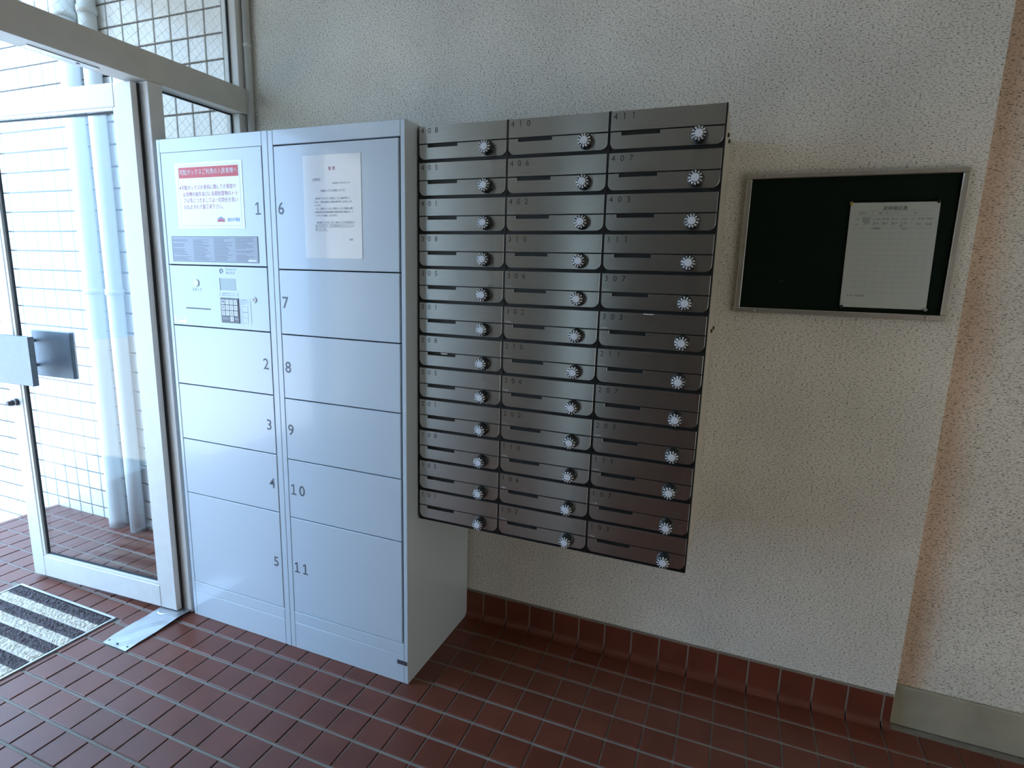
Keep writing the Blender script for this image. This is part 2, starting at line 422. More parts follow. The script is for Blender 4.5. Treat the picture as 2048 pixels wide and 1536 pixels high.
# ------------------------------------------------------------------ quarry-tile skirting with a coved foot
bb = struct(box('baseboard_back', (.20, -.0106, 0), (XE - .004, -.0005, .1228), M['grout']))
prof = [(-.004, 0), (-.034, 0), (-.034, .0012), (-.0275, .0035), (-.0210, .0080), (-.0162, .0145), (-.0132, .0230), (-.0120, .034), (-.0120, .116), (-.0100, .1195), (-.004, .120)]
def skirting_me(wd):
    n = len(prof); b = .0016; V = []
    for x, s in ((-wd / 2, 1), (-wd / 2 + b, 0), (wd / 2 - b, 0), (wd / 2, 1)):
        for y, z in prof: V.append((x, y + (b if s and y < -.004 else 0), z))
    F = []
    for k in range(3):
        for i in range(n - 1): F.append((k * n + i, (k + 1) * n + i, (k + 1) * n + i + 1, k * n + i + 1))
    F.append(tuple(range(n))); F.append(tuple(range(3 * n, 4 * n))[::-1])
    me = pyd('skirting_tile', V, F); bm = bmesh.new(); bm.from_mesh(me); bmesh.ops.recalc_face_normals(bm, faces=bm.faces[:]); bm.to_mesh(me); bm.free()
    me.materials.append(M['quarry']); return me
sk = skirting_me(.1030)
for i in range(0, 16):
    xa, xb = GX + i * P, GX + (i + 1) * P
    if xb > XE: 
        wd = XE - .003 - xa - .003
        if wd < .02: continue
        o = bpy.data.objects.new('skirting_tile', skirting_me(wd)); cx = xa + .0025 + wd / 2
    else:
        o = bpy.data.objects.new('skirting_tile', sk); cx = (xa + xb) / 2
    o.parent = bb; o.location = (cx - bb.location.x, -bb.location.y, 0.0005); COL.objects.link(o)
br = struct(box('baseboard_right', (XE + .002, .016, 0), (XR, .0315, .150), M['concrete'], bev=.003), 'bare concrete plinth under the recessed stucco wall')

# ------------------------------------------------------------------ outside: white tiled wall, downpipes
wo = struct(box('wall_outside', (-4.2, .0, -.6), (XG0 - .0, .2, 3.6), M['white_grout']), 'white square-tiled wall outside the entrance')
TX, TZ, TP = -1.745, 2.6336, .1074
white = []
TS = .0985
for k in range(-21, 7):
    for m_ in range(-9, 30):
        x0, x1 = TX + k * TP + (TP - TS) / 2, TX + (k + 1) * TP - (TP - TS) / 2
        z1, z0 = TZ - m_ * TP - (TP - TS) / 2, TZ - (m_ + 1) * TP + (TP - TS) / 2
        if z0 < -.58: continue
        pr = project(((x0 + x1) / 2, -.006, (z0 + z1) / 2)); s = 0
        if pr and -15 < pr[0] < 470 and -15 < pr[1] < 1060 and (pr[0] < 345 or pr[1] < 280):
            s = 1000 - abs(pr[0] - 0) * .0 + 1.0 / (Vector(((x0 + x1) / 2, 0, (z0 + z1) / 2)) - CAM).length
        white.append((s, x0, z0, x1, z1))
white.sort(key=lambda t: -t[0])
def white_vf(x0, z0, x1, z1, b=.002, t=.008):
    V = [(x0, 0, z0), (x1, 0, z0), (x1, 0, z1), (x0, 0, z1), (x0, -t + b, z0), (x1, -t + b, z0), (x1, -t + b, z1), (x0, -t + b, z1),
         (x0 + b, -t, z0 + b), (x1 - b, -t, z0 + b), (x1 - b, -t, z1 - b), (x0 + b, -t, z1 - b)]
    F = [(8, 9, 10, 11)]
    for i in range(4):
        j = (i + 1) % 4; F += [(i, j, 4 + j, 4 + i), (4 + i, 4 + j, 8 + j, 8 + i)]
    return V, F
wt = pyd('wall_tile', *white_vf(-TS / 2, -TS / 2, TS / 2, TS / 2)); wt.materials.append(M['white_tile'])
WL = wo.location
for s, x0, z0, x1, z1 in white[:300]:
    o = bpy.data.objects.new('wall_tile', wt); o.parent = wo
    o.location = ((x0 + x1) / 2 - WL.x, -WL.y + .0005, (z0 + z1) / 2 - WL.z)
    o.rotation_euler = (random.uniform(-.006, .006), 0, random.uniform(-.006, .006)); COL.objects.link(o)
V, F = [], []
for s, x0, z0, x1, z1 in white[300:]:
    v, f = white_vf(x0, z0, x1, z1); n = len(V); V += v; F += [tuple(i + n for i in q) for q in f]
stuff(mobj('wall_tile_field', pyd('wall_tile_field', V, F), M['white_tile'], wo, (-WL.x, -WL.y + .0005, -WL.z)))
box('plain_strip', (-.992, -.006, -.0), (XG0 - .001, .0, 3.5), M['white_tile']).parent = wo
pst = bpy.data.objects['plain_strip']; pst.location = (pst.location.x - WL.x, pst.location.y - WL.y, pst.location.z - WL.z)
# the porch's other side wall (behind the viewer's left, mirrored in the door glass)
wn = struct(box('wall_porch', (-2.6, YF - .2, -.6), (XG0 - .101, YF, 3.2), M['white_grout']))
V, F = [], []
for k in range(0, 15):
    for m_ in range(0, 30):
        x0 = -2.59 + k * TP; z0 = .01 + m_ * TP
        if x0 + TS > XG0 - .11: continue
        v, f = white_vf(x0, z0, x0 + TS, z0 + TS); v = [(a, YF - b, c) for a, b, c in v]
        n = len(V); V += v; F += [tuple(i + n for i in q)[::-1] for q in f]
stuff(mobj('wall_tile_field', pyd('porch_tile_field', V, F), M['white_tile'], wn, tuple(-c for c in wn.location)))

def downpipe(x, r, lean, label):
    segs = [(-.0, 1.0), (.05, 1.0), (.16, .99), (.26, .95), (.33, .985), (.45, 1.0), (1.5, 1.0), (3.5, 1.0)] if lean else [(0, 1.0), (.4, 1.0), (1.8, 1.0), (3.5, 1.0)]
    me = lathe_me('pipe', [(r * s, h) for h, s in segs], seg=32)
    root = empty('downpipe', (x, -.012 - r, .001))
    tag(root, label, 'pipe', 'white downpipes outside the entrance')
    mobj('pipe', me, M['pvc'], root)
    ring = lathe_me('bracket', [(r + .001, -.015), (r + .005, -.015), (r + .005, .015), (r + .001, .015)], seg=32)
    for zc in (2.70, 1.35): mobj('bracket', ring, M['pvc'], root, (0, 0, zc))
    return root
downpipe(-1.977, .0435, True, 'dented white downpipe, the one farther from the lockers')
downpipe(-1.816, .0385, False, 'straight white downpipe, the slimmer one nearer the lockers')

# ------------------------------------------------------------------ entrance frame
def trim(n, a, b, label, bev=.002):
    return struct(box('trim_%d' % n, a, b, M['frame' if n in (1, 5) else 'leaf'], bev=bev), label)
ZB0, ZB1 = 2.166, 2.270
t1 = trim(1, (XG0, YF, ZB0), (XG1, -.0005, ZB1), 'long ivory transom beam over the entrance door')
box('stop_plate', (XG0 + .02, -.86, ZB0 - .003), (XG0 + .055, -.64, ZB0 + .001), M['steel']).parent = t1
sp = bpy.data.objects['stop_plate']; sp.location -= t1.location
o = mobj('bolt_hole', lathe_me('bolt_hole', [(.006, -.0005), (.006, .001)], seg=12), M['black'], t1, (XG0 + .038 - t1.location.x, -.70 - t1.location.y, ZB0 - .0035 - t1.location.z))
trim(2, (XG0, -.4985, .0), (XG1, -.440, ZB0 - .001), 'ivory door post between the open door and the lockers')
trim(3, (XG0, -.060, .0), (XG1 - .02, -.0005, ZB0 - .001), 'ivory side jamb against the stucco wall below the beam')
trim(4, (XG0, -.052, ZB1 + .001), (XG1 - .02, -.0005, ZC - .03), 'ivory side jamb against the stucco wall above the beam')
trim(5, (XG0, YF, ZC - .03), (XG1, -.0005, ZC), 'ivory top rail of the transom window')
trim(6, (XG0, -1.47, .0), (XG1, -1.42, ZB0 - .001), 'ivory door post on the latch side')
trim(7, (XG0, YF, .0), (XG1, YF + .05, ZB0 - .001), 'ivory side jamb on the porch wall side')

def wired_window(n, y0, y1, z0, z1, label, wires=True):
    root = empty('window_%d' % n, (XG0 + .03, (y0 + y1) / 2, z0)); struct(root, label)
    X, Y, Z = root.location
    box('pane', (XG0 + .024 - X, y0 - Y + .001, .001), (XG0 + .030 - X, y1 - Y - .001, z1 - z0 - .001), M['wired'], root)
    g = .006
    bs = [(XG0 + .031, y0, z0, XG0 + .038, y0 + g, z1), (XG0 + .031, y1 - g, z0, XG0 + .038, y1, z1), (XG0 + .031, y0 + g, z0, XG0 + .038, y1 - g, z0 + g), (XG0 + .031, y0 + g, z1 - g, XG0 + .038, y1 - g, z1)]
    multi('gasket', [(a - X, b - Y, c - Z, d - X, e - Y, f - Z) for a, b, c, d, e, f in bs], M['gasket'], root)
    if wires:
        V, F = [], []; wd = .0005; sp_ = .0270; xw = XG0 + .027 - X; ang = math.radians(47)
        cy, cz, hw, hh = 0, (z1 - z0) / 2, (y1 - y0) / 2 - .002, (z1 - z0) / 2 - .002
        for sg in (1, -1):
            d = Vector((math.cos(ang), sg * math.sin(ang))); nrm = Vector((-d.y, d.x))
            K = int((hw + hh) / sp_) + 2
            for k in range(-K, K + 1):
                p = nrm * (k * sp_); ts = []
                lo, hi = -1e9, 1e9
                for a, da, lim in ((p.x, d.x, hw), (p.y, d.y, hh)):
                    t0, t1_ = (-lim - a) / da, (lim - a) / da
                    lo, hi = max(lo, min(t0, t1_)), min(hi, max(t0, t1_))
                if hi - lo < .004: continue
                A, B = p + d * lo, p + d * hi
                n_ = len(V); o_ = nrm * wd / 2
                for q in (A, B):
                    V += [(xw - wd / 2, q.x - o_.x, cz + q.y - o_.y), (xw + wd / 2, q.x - o_.x, cz + q.y - o_.y), (xw + wd / 2, q.x + o_.x, cz + q.y + o_.y), (xw - wd / 2, q.x + o_.x, cz + q.y + o_.y)]
                F += [tuple(n_ + i for i in f) for f in ((0, 1, 5, 4), (1, 2, 6, 5), (2, 3, 7, 6), (3, 0, 4, 7))]
        stuff(mobj('wire_mesh', pyd('wire_mesh', V, F), M['wire'], root))
    return root
wired_window(1, YF + .001, -.053, ZB1 + .002, ZC - .032, 'wired glass transom window above the beam')
wired_window(2, -.439, -.061, .04, ZB0 - .002, 'wired glass sidelight between the door post and the wall')
wired_window(3, YF + .051, -1.471, .04, ZB0 - .002, 'fixed glass light beside the doorway', wires=False)

cp = empty('conduit_pipe', (-.842, -.0175, 0)); tag(cp, 'thin white conduit running up the corner beside the entrance frame', 'conduit')
mobj('tube', lathe_me('tube', [(.0155, 0), (.0155, ZC - .001)], seg=20), M['pvc'], cp)
mobj('clip', lathe_me('clip', [(.0157, 2.44), (.0172, 2.44), (.0172, 2.46), (.0157, 2.46)], seg=20), M['pvc'], cp)

# ------------------------------------------------------------------ open door leaf
door = empty('door_1', (-.888, -.5335, 0), math.radians(-176.46)); struct(door, 'white framed glass entrance door standing open')
DW, DT, Z0, Z1 = .897, .032, .016, 2.158
def dbox(name, a, b, mat='leaf', bev=.0025): return box(name, a, b, M[mat], door, bev)
dbox('hinge_stile', (0, -DT, Z0), (.090, 0, Z1))
dbox('latch_stile', (DW - .078, -DT, Z0), (DW, 0, Z1))
dbox('top_rail', (.0905, -DT, 2.075), (DW - .0785, 0, Z1))
dbox('bottom_rail', (.0905, -DT, Z0), (DW - .0785, 0, .118))
g0, g1, gz0, gz1 = .0905, DW - .0785, .1185, 2.0745
for nm, a, b in (('glazing_bead', (g0, -.012, gz0), (g0 + .012, -.003, gz1)), ('glazing_bead', (g1 - .014, -.012, gz0), (g1, -.003, gz1)),
                 ('glazing_bead', (g0 + .0125, -.012, gz1 - .012), (g1 - .0145, -.003, gz1)), ('glazing_bead', (g0 + .0125, -.014, gz0), (g1 - .0145, -.003, gz0 + .010))):
    dbox(nm, a, b, bev=.001)
for a, b in (((g1 - .022, -.020, gz0 + .01), (g1 - .0145, -.0125, gz1 - .01)), ((g0 + .0125, -.020, gz1 - .019), (g1 - .0225, -.0125, gz1 - .0125)), ((g0 + .0125, -.020, gz0 + .010), (g1 - .0225, -.0145, gz0 + .018))):
    dbox('gasket', a, b, 'gasket', 0)
dbox('pane', (g0 + .002, -.026, gz0 + .002), (g1 - .002, -.0205, gz1 - .002), 'glass', 0)
dbox('seal_strip', (-.005, -DT + .001, Z0), (-.0005, -DT + .009, Z1), 'gasket', 0)
def pull(s0, s1, z0, z1, y0, y1, inner):
    h = box('pull_plate', (s0, y0, z0), (s1, y1, z1), M['plate_steel'], door, .002)
    h['label'] = 'satin steel push-pull plate'
    ya, yb = (y1, -DT) if inner else (0, y0)
    for zz in (z0 + .05, z1 - .05):
        me = lathe_me('standoff', [(.008, min(-ya, -yb) + .0005), (.008, max(-ya, -yb) - .0005)], axis='Y', seg=14)
        mobj('standoff', me, M['steel'], h, (DW - .045 - h.location.x, -h.location.y, zz - h.location.z))
pull(.614, .866, .972, 1.184, .048, .072, False)
pull(.614, .866, .976, 1.190, -.120, -.096, True)
lk = mobj('lock_cylinder', lathe_me('lock_cylinder', [(.0165, 0), (.0165, .006), (.0145, .010), (.0145, .022), (.010, .026), (.010, .036), (.0085, .040)], axis='Y', seg=20), M['nameplate'], door, (DW - .040, 0.0, .868))
lk.rotation_euler = (0, 0, PI)
mobj('ring', lathe_me('ring', [(.0148, .0125), (.0155, .0135), (.0155, .0165), (.0148, .0175)], axis='Y', seg=20), M['steel'], lk)

# floor pivot cover
V, F = [], []
xs = [-.990, -.945, -.895, -.846]; ys = [-.792, -.74, -.66, -.60, -.565, -.52, -.475]
def pz(x, y):
    t = (y + .792) / .317; e = (x + .99) / .144
    return .003 + .008 * min(1, t * 1.6) * (.35 + .65 * e) + (.0025 if y > -.58 else 0) + .0012 * math.sin(x * 60 + y * 40)
for top in (1, 0):
    for y in ys:
        for x in xs:
            xx = x + (.012 if y < -.78 and x < -.98 else 0)
            V.append((xx + .918, y + .63, pz(x, y) - (0 if top else .0022)))
nx, ny = len(xs), len(ys); nn = nx * ny
for i in range(ny - 1):
    for j in range(nx - 1):
        a = i * nx + j; F += [(a, a + 1, a + nx + 1, a + nx), (nn + a, nn + a + nx, nn + a + nx + 1, nn + a + 1)]
for i in range(ny - 1):
    a, b = i * nx, (i + 1) * nx; F.append((a, b, nn + b, nn + a)); a, b = i * nx + nx - 1, (i + 1) * nx + nx - 1; F.append((b, a, nn + a, nn + b))
for j in range(nx - 1): F += [(j + 1, j, nn + j, nn + j + 1), (nn - nx + j, nn - nx + j + 1, 2 * nn - nx + j + 1, 2 * nn - nx + j)]
fp = empty('pivot_cover', (-.918, -.63, 0.0008)); tag(fp, 'loose aluminium pivot cover plate on the tiles under the door hinge', 'floor plate')
mobj('sheet', pyd('sheet', V, F), M['alu'], fp)
for x, y in ((-.968, -.772), (-.915, -.776), (-.862, -.772)):
    mobj('screw_hole', lathe_me('screw_hole', [(.0042, -.001), (.0042, .0006)], seg=10), M['black'], fp, (x + .918, y + .63, pz(x, y) + .0016))
mobj('pivot_cap', lathe_me('pivot_cap', [(.040, 0), (.040, .003), (.034, .0045)], seg=28), M['alu'], fp, (-.945 + .918, -.535 + .63, .0075))

# ------------------------------------------------------------------ striped door mat in its recess
mat_o = empty('door_mat', ((MAT[0] + MAT[2]) / 2, (MAT[1] + MAT[3]) / 2, .0)); tag(mat_o, 'brown and cream striped door mat in a metal-edged recess outside the door', 'door mat')
mx, my = mat_o.location.x, mat_o.location.y
fw = .010
x0, y0, x1, y1 = MAT
for a in ((x0, y1 - fw, x1, y1), (x0, y0, x1, y0 + fw), (x0, y0 + fw, x0 + fw, y1 - fw), (x1 - fw, y0 + fw, x1, y1 - fw)):
    box('edging', (a[0] - mx, a[1] - my, -.0032), (a[2] - mx, a[3] - my, .006), M['alu'], mat_o, .001)
yy = y1 - fw - .002; k = 0
while yy > y0 + fw + .03:
    wd = .0500; dark = k % 2 == 0; ya = max(yy - wd, y0 + fw + .001)
    nxx, nyy = 110, 8; V, F = [], []; xa, xb = x0 + fw + .001, x1 - fw - .001
    rows = nyy + 1
    for j in range(rows):
        for i in range(nxx + 1):
            e = 0 if (j in (0, rows - 1) or i in (0, nxx)) else 1
            x = xa + (xb - xa) * i / nxx + random.uniform(-.0022, .0022) * e; y = yy + (ya - yy) * j / nyy + random.uniform(-.0022, .0022) * e
            V.append((x - mx, y - my, (.001 if not e else (.0065 + random.uniform(-.0035, .0035)))))
    for j in range(nyy):
        for i in range(nxx):
            a = j * (nxx + 1) + i; F.append((a, a + nxx + 1, a + nxx + 2, a + 1))
    mobj('dark_stripe' if dark else 'light_stripe', pyd('stripe', V, F), M['pile_dark' if dark else 'pile_light'], mat_o, (0, 0, -.002))
    yy = ya - .0003; k += 1

# ------------------------------------------------------------------ delivery lockers
LY, LH = -.4996, 1.957
YBK = -.013
def one_glyph(s, x, z, size):
    """sans numeral; the 1 has a foot bar"""
    out = [(s, x, z, size, 'CENTER', .0006)]
    return out
def locker(xa, xb, d0, d1, rows, right, label):
    """rows: (z0, z1, number or None)"""
    root = empty('parcel_locker', ((xa + xb) / 2, (LY + YBK) / 2, 0)); tag(root, label, 'parcel locker')
    ox, oy = root.location.x, root.location.y
    def b(name, a, c, mat, bev=.0012): return box(name, (a[0] - ox, a[1] - oy, a[2]), (c[0] - ox, c[1] - oy, c[2]), M[mat], root, bev)
    fy = LY + .0006
    t = .016
    # carcass as separate sheets, front frame around the doors
    b('side_panel', (xa, fy, .0), (xa + (t if not right else .022), YBK, LH), 'locker')
    b('side_panel', (xb - (t if right else .026), fy, .0), (xb, YBK, LH), 'locker')
    xi, xj = xa + (t if not right else .022) + .0004, xb - (t if right else .026) - .0004
    b('top_panel', (xi, fy, 1.909), (xj, YBK, LH), 'locker')
    b('kick_panel', (xi, fy, .0), (xj, fy + .05, .1125), 'locker')
    b('sill_rail', (xi, fy, .1140), (xj, fy + .05, .1595), 'locker')
    b('back_panel', (xi, YBK - .006, .0), (xj, YBK, 1.9085), 'locker', 0)
    b('inner_lining', (xi, fy + .022, .16), (xj, fy + .026, 1.9085), 'gap', 0)
    parts = {}
    for z0, z1, num in rows:
        g = .0022
        poly = [(d0 + g, z0 + g), (d1 - g, z0 + g), (d1 - g, z1 - g), (d0 + g, z1 - g)]
        cx, cz = (d0 + d1) / 2, z0
        me = plate_me('door', [(p[0] - cx, p[1] - cz) for p in poly], LY + .018, LY, .0010)
        d = mobj('door' if num else 'control_panel', me, M['locker'], root, (cx - ox, -oy, cz))
        parts[num] = d
        if num:
            s = str(num); size = .058
            nx = (d0 + .024) if right else (d1 - .029)
            nz = (z0 + z1) / 2 - .001 if z1 - z0 < .3 else NZ[num]
            V, F = [], []
            wch = .040
            for q, chh in enumerate(s):
                v, f = glyph_one(.0425, .0058, .0085, True) if chh == '1' else text_geo(chh, size, 'CENTER', .0005)
                zm = (min(p[2] for p in v) + max(p[2] for p in v)) / 2; zlo = min(p[2] for p in v) - zm; v = [(p[0], p[1], p[2] - zm) for p in v]
                n = len(V); xo = nx + q * wch - cx
                V += [(a_ + xo, b_, c_ + nz - cz) for a_, b_, c_ in v]; F += [tuple(i + n for i in qq) for qq in f]
            mobj('number', pyd('number', V, F), M['greyink'], d, (0, LY - .0004, 0))
    return root, parts, ox, oy
NZ = {1: 1.702, 6: 1.701, 5: .357, 11: .355}
rows_l = [(1.500, 1.910, 1), (1.267, 1.500, None), (1.032, 1.267, 2), (.802, 1.032, 3), (.568, .802, 4), (.1605, .568, 5)]
rows_r = [(1.4935, 1.906, 6), (1.264, 1.4935, 7), (1.027, 1.264, 8), (.793, 1.027, 9), (.560, .793, 10), (.1605, .560, 11)]
LA, pa, ax_, ay_ = locker(-.8257, -.2865, -.8085, -.3135, rows_l, False, 'white steel parcel locker with keypad panel and doors 1 to 5')
LB, pb, bx_, by_ = locker(-.2855, .2604, -.2625, .2385, rows_r, True, 'white steel parcel locker with doors 6 to 11 beside the mailboxes')
box('nameplate', (.216 - bx_, LY - .0012 - by_, .0755), (.2565 - bx_, LY + .0004 - by_, .0915), M['nameplate'], LB)

# control panel fittings, children of the panel
cpn = pa[None]; CX, CZ = -.561, 1.267
def on(o): o.location.x += 0; return o
def PT(items): return [(s, x - CX, z - CZ) + tuple(r) for s, x, z, *r in items]
def PR(rs): return [(a - CX, b_ - CZ, c - CX, d - CZ) for a, b_, c, d in rs]
st = mobj('stamp_button', lathe_me('stamp_button', [(.0145, 0), (.0145, .002), (.0125, .0035)], axis='Y', seg=28), M['whiteink'], cpn, (-.668 - CX, LY, 1.434 - CZ))
dk = mobj('service_keyhole', lathe_me('service_keyhole', [(.0115, 0), (.0115, .002), (.010, .003)], axis='Y', seg=24), M['whiteink'], cpn, (-.383 - CX, LY, 1.381 - CZ))
texts('lettering', [('D', 0, 0, .014, 'CENTER', .0002)], M['greyink'], dk, -.0034)
box('stamp_slot', (-.732 - CX, LY - .0006, 1.3345 - CZ), (-.603 - CX, LY + .002, 1.3390 - CZ), M['black'], cpn)
texts('lettering', PT([('スタンプ', -.668, 1.408, .0125), ('チャレンジ', -.4885, 1.4875, .0112), ('ボックス', -.4925, 1.4745, .0112)]), M['greyink'], cpn, LY - .0005)
# round logo: spiral ring beside the lettering
lg = [(.0095 * math.cos(t), .0095 * math.sin(t)) for t in [2 * PI * i / 20 for i in range(20)]]
V = [(a, 0, b_) for a, b_ in lg] + [(a * .62, 0, b_ * .62) for a, b_ in lg]; F = [(i, (i + 1) % 20, 20 + (i + 1) % 20, 20 + i) for i in range(20) if i not in (16, 17)]
lo = mobj('logo', pyd('logo', V, F), M['greyink'], cpn, (-.5365 - CX, LY - .0005, 1.481 - CZ))
V2, F2 = text_geo('C', .012)
mobj('logo_mark', pyd('logo_mark', V2, F2), M['greyink'], lo)
lc = box('display', (-.5455 - CX, LY - .0004, 1.411 - CZ), (-.4680 - CX, LY + .002, 1.455 - CZ), M['lcd'], cpn)
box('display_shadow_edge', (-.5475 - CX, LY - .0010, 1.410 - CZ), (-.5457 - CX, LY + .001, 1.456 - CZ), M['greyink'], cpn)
for rr_ in ((-.551, 1.389, -.5500, 1.404), (-.4612, 1.389, -.4600, 1.404)): rects('printed_rule', PR([rr_]), M['greyink'], cpn, LY - .0005)
rects('printed_table', PR([(-.4525, 1.289, -.4517, 1.384), (-.4010, 1.289, -.4000, 1.384)]
      + [(x, z, x + .0275, z + .0007) for x in (-.4435,) for z in (1.3535, 1.3338, 1.3325, 1.3125, 1.2930)] + [(-.4435, 1.293, -.4428, 1.354), (-.4167, 1.293, -.4160, 1.354)]), M['greyink'], cpn, LY - .0005)
texts('small_print', PT([('暗証番号を入力してから', -.506, 1.400, .0058), ('開始キーを押してください', -.506, 1.3925, .0058), ('宅配業者さまへ', -.427, 1.378, .0052), ('荷物を入れたあと', -.427, 1.371, .0052), ('扉を閉めてください', -.427, 1.364, .0048)]), M['paleink'], cpn, LY - .0005)
kp = mobj('keypad', plate_me('keypad', [(-.0455, -.0465), (.0455, -.0465), (.0455, .0465), (-.0455, .0465)], LY + .001, LY - .0022, .0012), M['keypad'], cpn, (-.5035 - CX, 0, 1.337 - CZ))
lab = [['開', '1', '2', '3'], ['取', '4', '5', '6'], ['訂', '7', '8', '9'], [None, None, '0', None]]
kme = box_me('key', -.0092, LY - .0036, -.0088, .0092, LY - .0020, .0088, .0005); kme.materials.append(M['key'])
for r in range(4):
    for c in range(4):
        if lab[r][c] is None: continue
        ko = bpy.data.objects.new('key', kme); ko.parent = kp; ko.location = (-.0305 + c * .0205, 0, .0310 - r * .0207); COL.objects.link(ko)
# key legends as one print on the keypad
texts('key_legend', [(lab[r][c], -.0305 + c * .0205, .0310 - r * .0207, .0115) for r in range(4) for c in range(4) if lab[r][c]], M['greyink'], kp, LY - .0039)
texts('key_legend', [('取消', -.028, -.031, .010), ('戻る', -.010, -.031, .008), ('確認', .031, -.031, .009)], M['key'], kp, LY - .0026)
rects('rating_label', PR([(-.800, 1.2775, -.732, 1.3015)]), M['laminate'], cpn, LY - .0004)
texts('small_print', PT([('電源 AC100V 50/60Hz', -.766, 1.2975, .0050), ('お問い合わせは管理会社まで', -.766, 1.2905, .0045), ('製造番号', -.785, 1.2845, .0045)]), M['paleink'], cpn, LY - .0007)
# grey instruction plate on door 1, text too small to read
d1 = pa[1]; DX, DZ = -.561, 1.500
ip = box('instruction_plate', (-.781 - DX, LY - .0012, 1.513 - DZ), (-.350 - DX, LY + .0005, 1.606 - DZ), M['label_grey'], d1)
ipx, ipz = ip.location.x, ip.location.z
bars = []
for col in range(4):
    for r in range(17):
        xw = random.uniform(.05, .092)
        xx = -.2095 + col * .106; zz = .085 - r * .0049
        if random.random() < .12: continue
        bars.append((xx, zz, xx + xw, zz + .0014))
rects('fine_print', bars, M['greyink'], ip, -ip.location.y + LY - .0014)
rects('plate_border', [(-.2150, .0000, .2150, .0020), (-.2150, .0910, .2150, .0930), (-.2150, .002, -.2130, .091), (.2130, .002, .2150, .091)], M['greyink'], ip, -ip.location.y + LY - .0015)
rects('maker_tag', [(.168, .004, .206, .012)], M['paper'], ip, -ip.location.y + LY - .0017)

# ------------------------------------------------------------------ notices taped to the lockers
def sheet(name, x0, z0, x1, z1, y, mat, label, curl):
    """paper slightly bowed off the surface; origin at its lower middle"""
    nx, nz = 10, 10; cx, cz = (x0 + x1) / 2, z0; V, F = [], []
    def off(u, v): return .0008 + curl * ((abs(u - .5) * 2) ** 2 * .5 + .5 * max(0, .25 - u) * 3 * (1 - abs(v - .45)))
    for side in (0, 1):
        for j in range(nz + 1):
            for i in range(nx + 1):
                u, v = i / nx, j / nz
                V.append((x0 + (x1 - x0) * u - cx, -off(u, v) + side * .0005, (z1 - z0) * v))
    n1 = (nx + 1) * (nz + 1)
    for j in range(nz):
        for i in range(nx):
            a = j * (nx + 1) + i; F += [(a, a + 1, a + nx + 2, a + nx + 1), (n1 + a, n1 + a + nx + 1, n1 + a + nx + 2, n1 + a + 1)]
    for j in range(nz):
        a = j * (nx + 1); F.append((a, a + nx + 1, n1 + a + nx + 1, n1 + a)); a += nx; F.append((a + nx + 1, a, n1 + a, n1 + a + nx + 1))
    for i in range(nx): F.append((i + 1, i, n1 + i, n1 + i + 1)); a = nz * (nx + 1) + i; F.append((a, a + 1, n1 + a + 1, n1 + a))
    root = mobj(name, pyd(name, V, F), M[mat], None, (cx, y, cz))
    def lift(o):      # lay the print on the bowed sheet
        for v in o.data.vertices:
            u = (v.co.x + cx - x0) / (x1 - x0); vv = v.co.z / (z1 - z0)
            v.co.y = -off(min(1, max(0, u)), min(1, max(0, vv))) - .0004
        o.location = (0, 0, 0); return o
    return root, cx, cz, lift
n1_, cx, cz, lift = sheet('laminated_notice', -.737, 1.634, -.406, 1.868, LY - .0002, 'laminate', '', 0)
tag(n1_, 'laminated notice with a red banner on locker door 1', 'notice')
def sub(rs): return [(a - cx, b_ - cz, c - cx, d - cz) for a, b_, c, d in rs]
def rgrid(a, b_, c, d, n=12):
    return [(a + (c - a) * i / n, b_, a + (c - a) * (i + 1) / n, d) for i in range(n)]
lift(rects('red_banner', sub(rgrid(-.717, 1.8145, -.4245, 1.852)), M['redink'], n1_, 0))
o = texts('banner_lettering', [('宅配ボックスご利用の入居者様へ', -.570 - cx, 1.8335 - cz, .0205, 'CENTER', 0, .93)], M['whiteink'], n1_, 0); lift(o)
for v in o.data.vertices: v.co.y -= .0004
lift(texts('body_lettering', [(s, x - cx, z - cz, .0186, 'LEFT', 0, .86) for s, x, z in (('※宅配ボックスの使用に関しての事故や', -.719, 1.7795), ('お荷物の紛失並びに長期放置物のトラ', -.703, 1.7560), ('ブル等につきましては一切責任を負い', -.703, 1.7335), ('かねますので御了承下さい。', -.703, 1.7105))], M['mauveink'], n1_, 0))
lift(texts('company_lettering', [('(株)中本不動産', -.488 - cx, 1.6640 - cz, .0160, 'LEFT', 0, .57)], M['blueink'], n1_, 0))
lift(rects('border_rule', sub(rgrid(-.7185, 1.6440, -.4185, 1.6447) + rgrid(-.7215, 1.8585, -.4205, 1.8591) + [(-.4190, 1.644 + .0215 * i, -.4184, 1.6655 + .0215 * i) for i in range(10)] + [(-.7215, 1.644 + .0215 * i, -.7209, 1.6655 + .0215 * i) for i in range(10)]), M['greyink'], n1_, 0))
hz = 1.6575 - cz; hx = -.519 - cx
lift(mobj('house_logo', pyd('house_logo', [(hx - .018, 0, hz), (hx + .018, 0, hz), (hx + .018, 0, hz + .006), (hx, 0, hz + .014), (hx - .018, 0, hz + .006)], [(0, 1, 2, 3, 4)]), M['mauveink'], n1_))
lift(mobj('house_roof', pyd('house_roof', [(hx - .018, 0, hz + .0075), (hx, 0, hz + .0155), (hx + .018, 0, hz + .0075), (hx + .018, 0, hz + .0105), (hx, 0, hz + .0190), (hx - .018, 0, hz + .0105)], [(0, 1, 4, 5), (1, 2, 3, 4)]), M['blueink'], n1_))

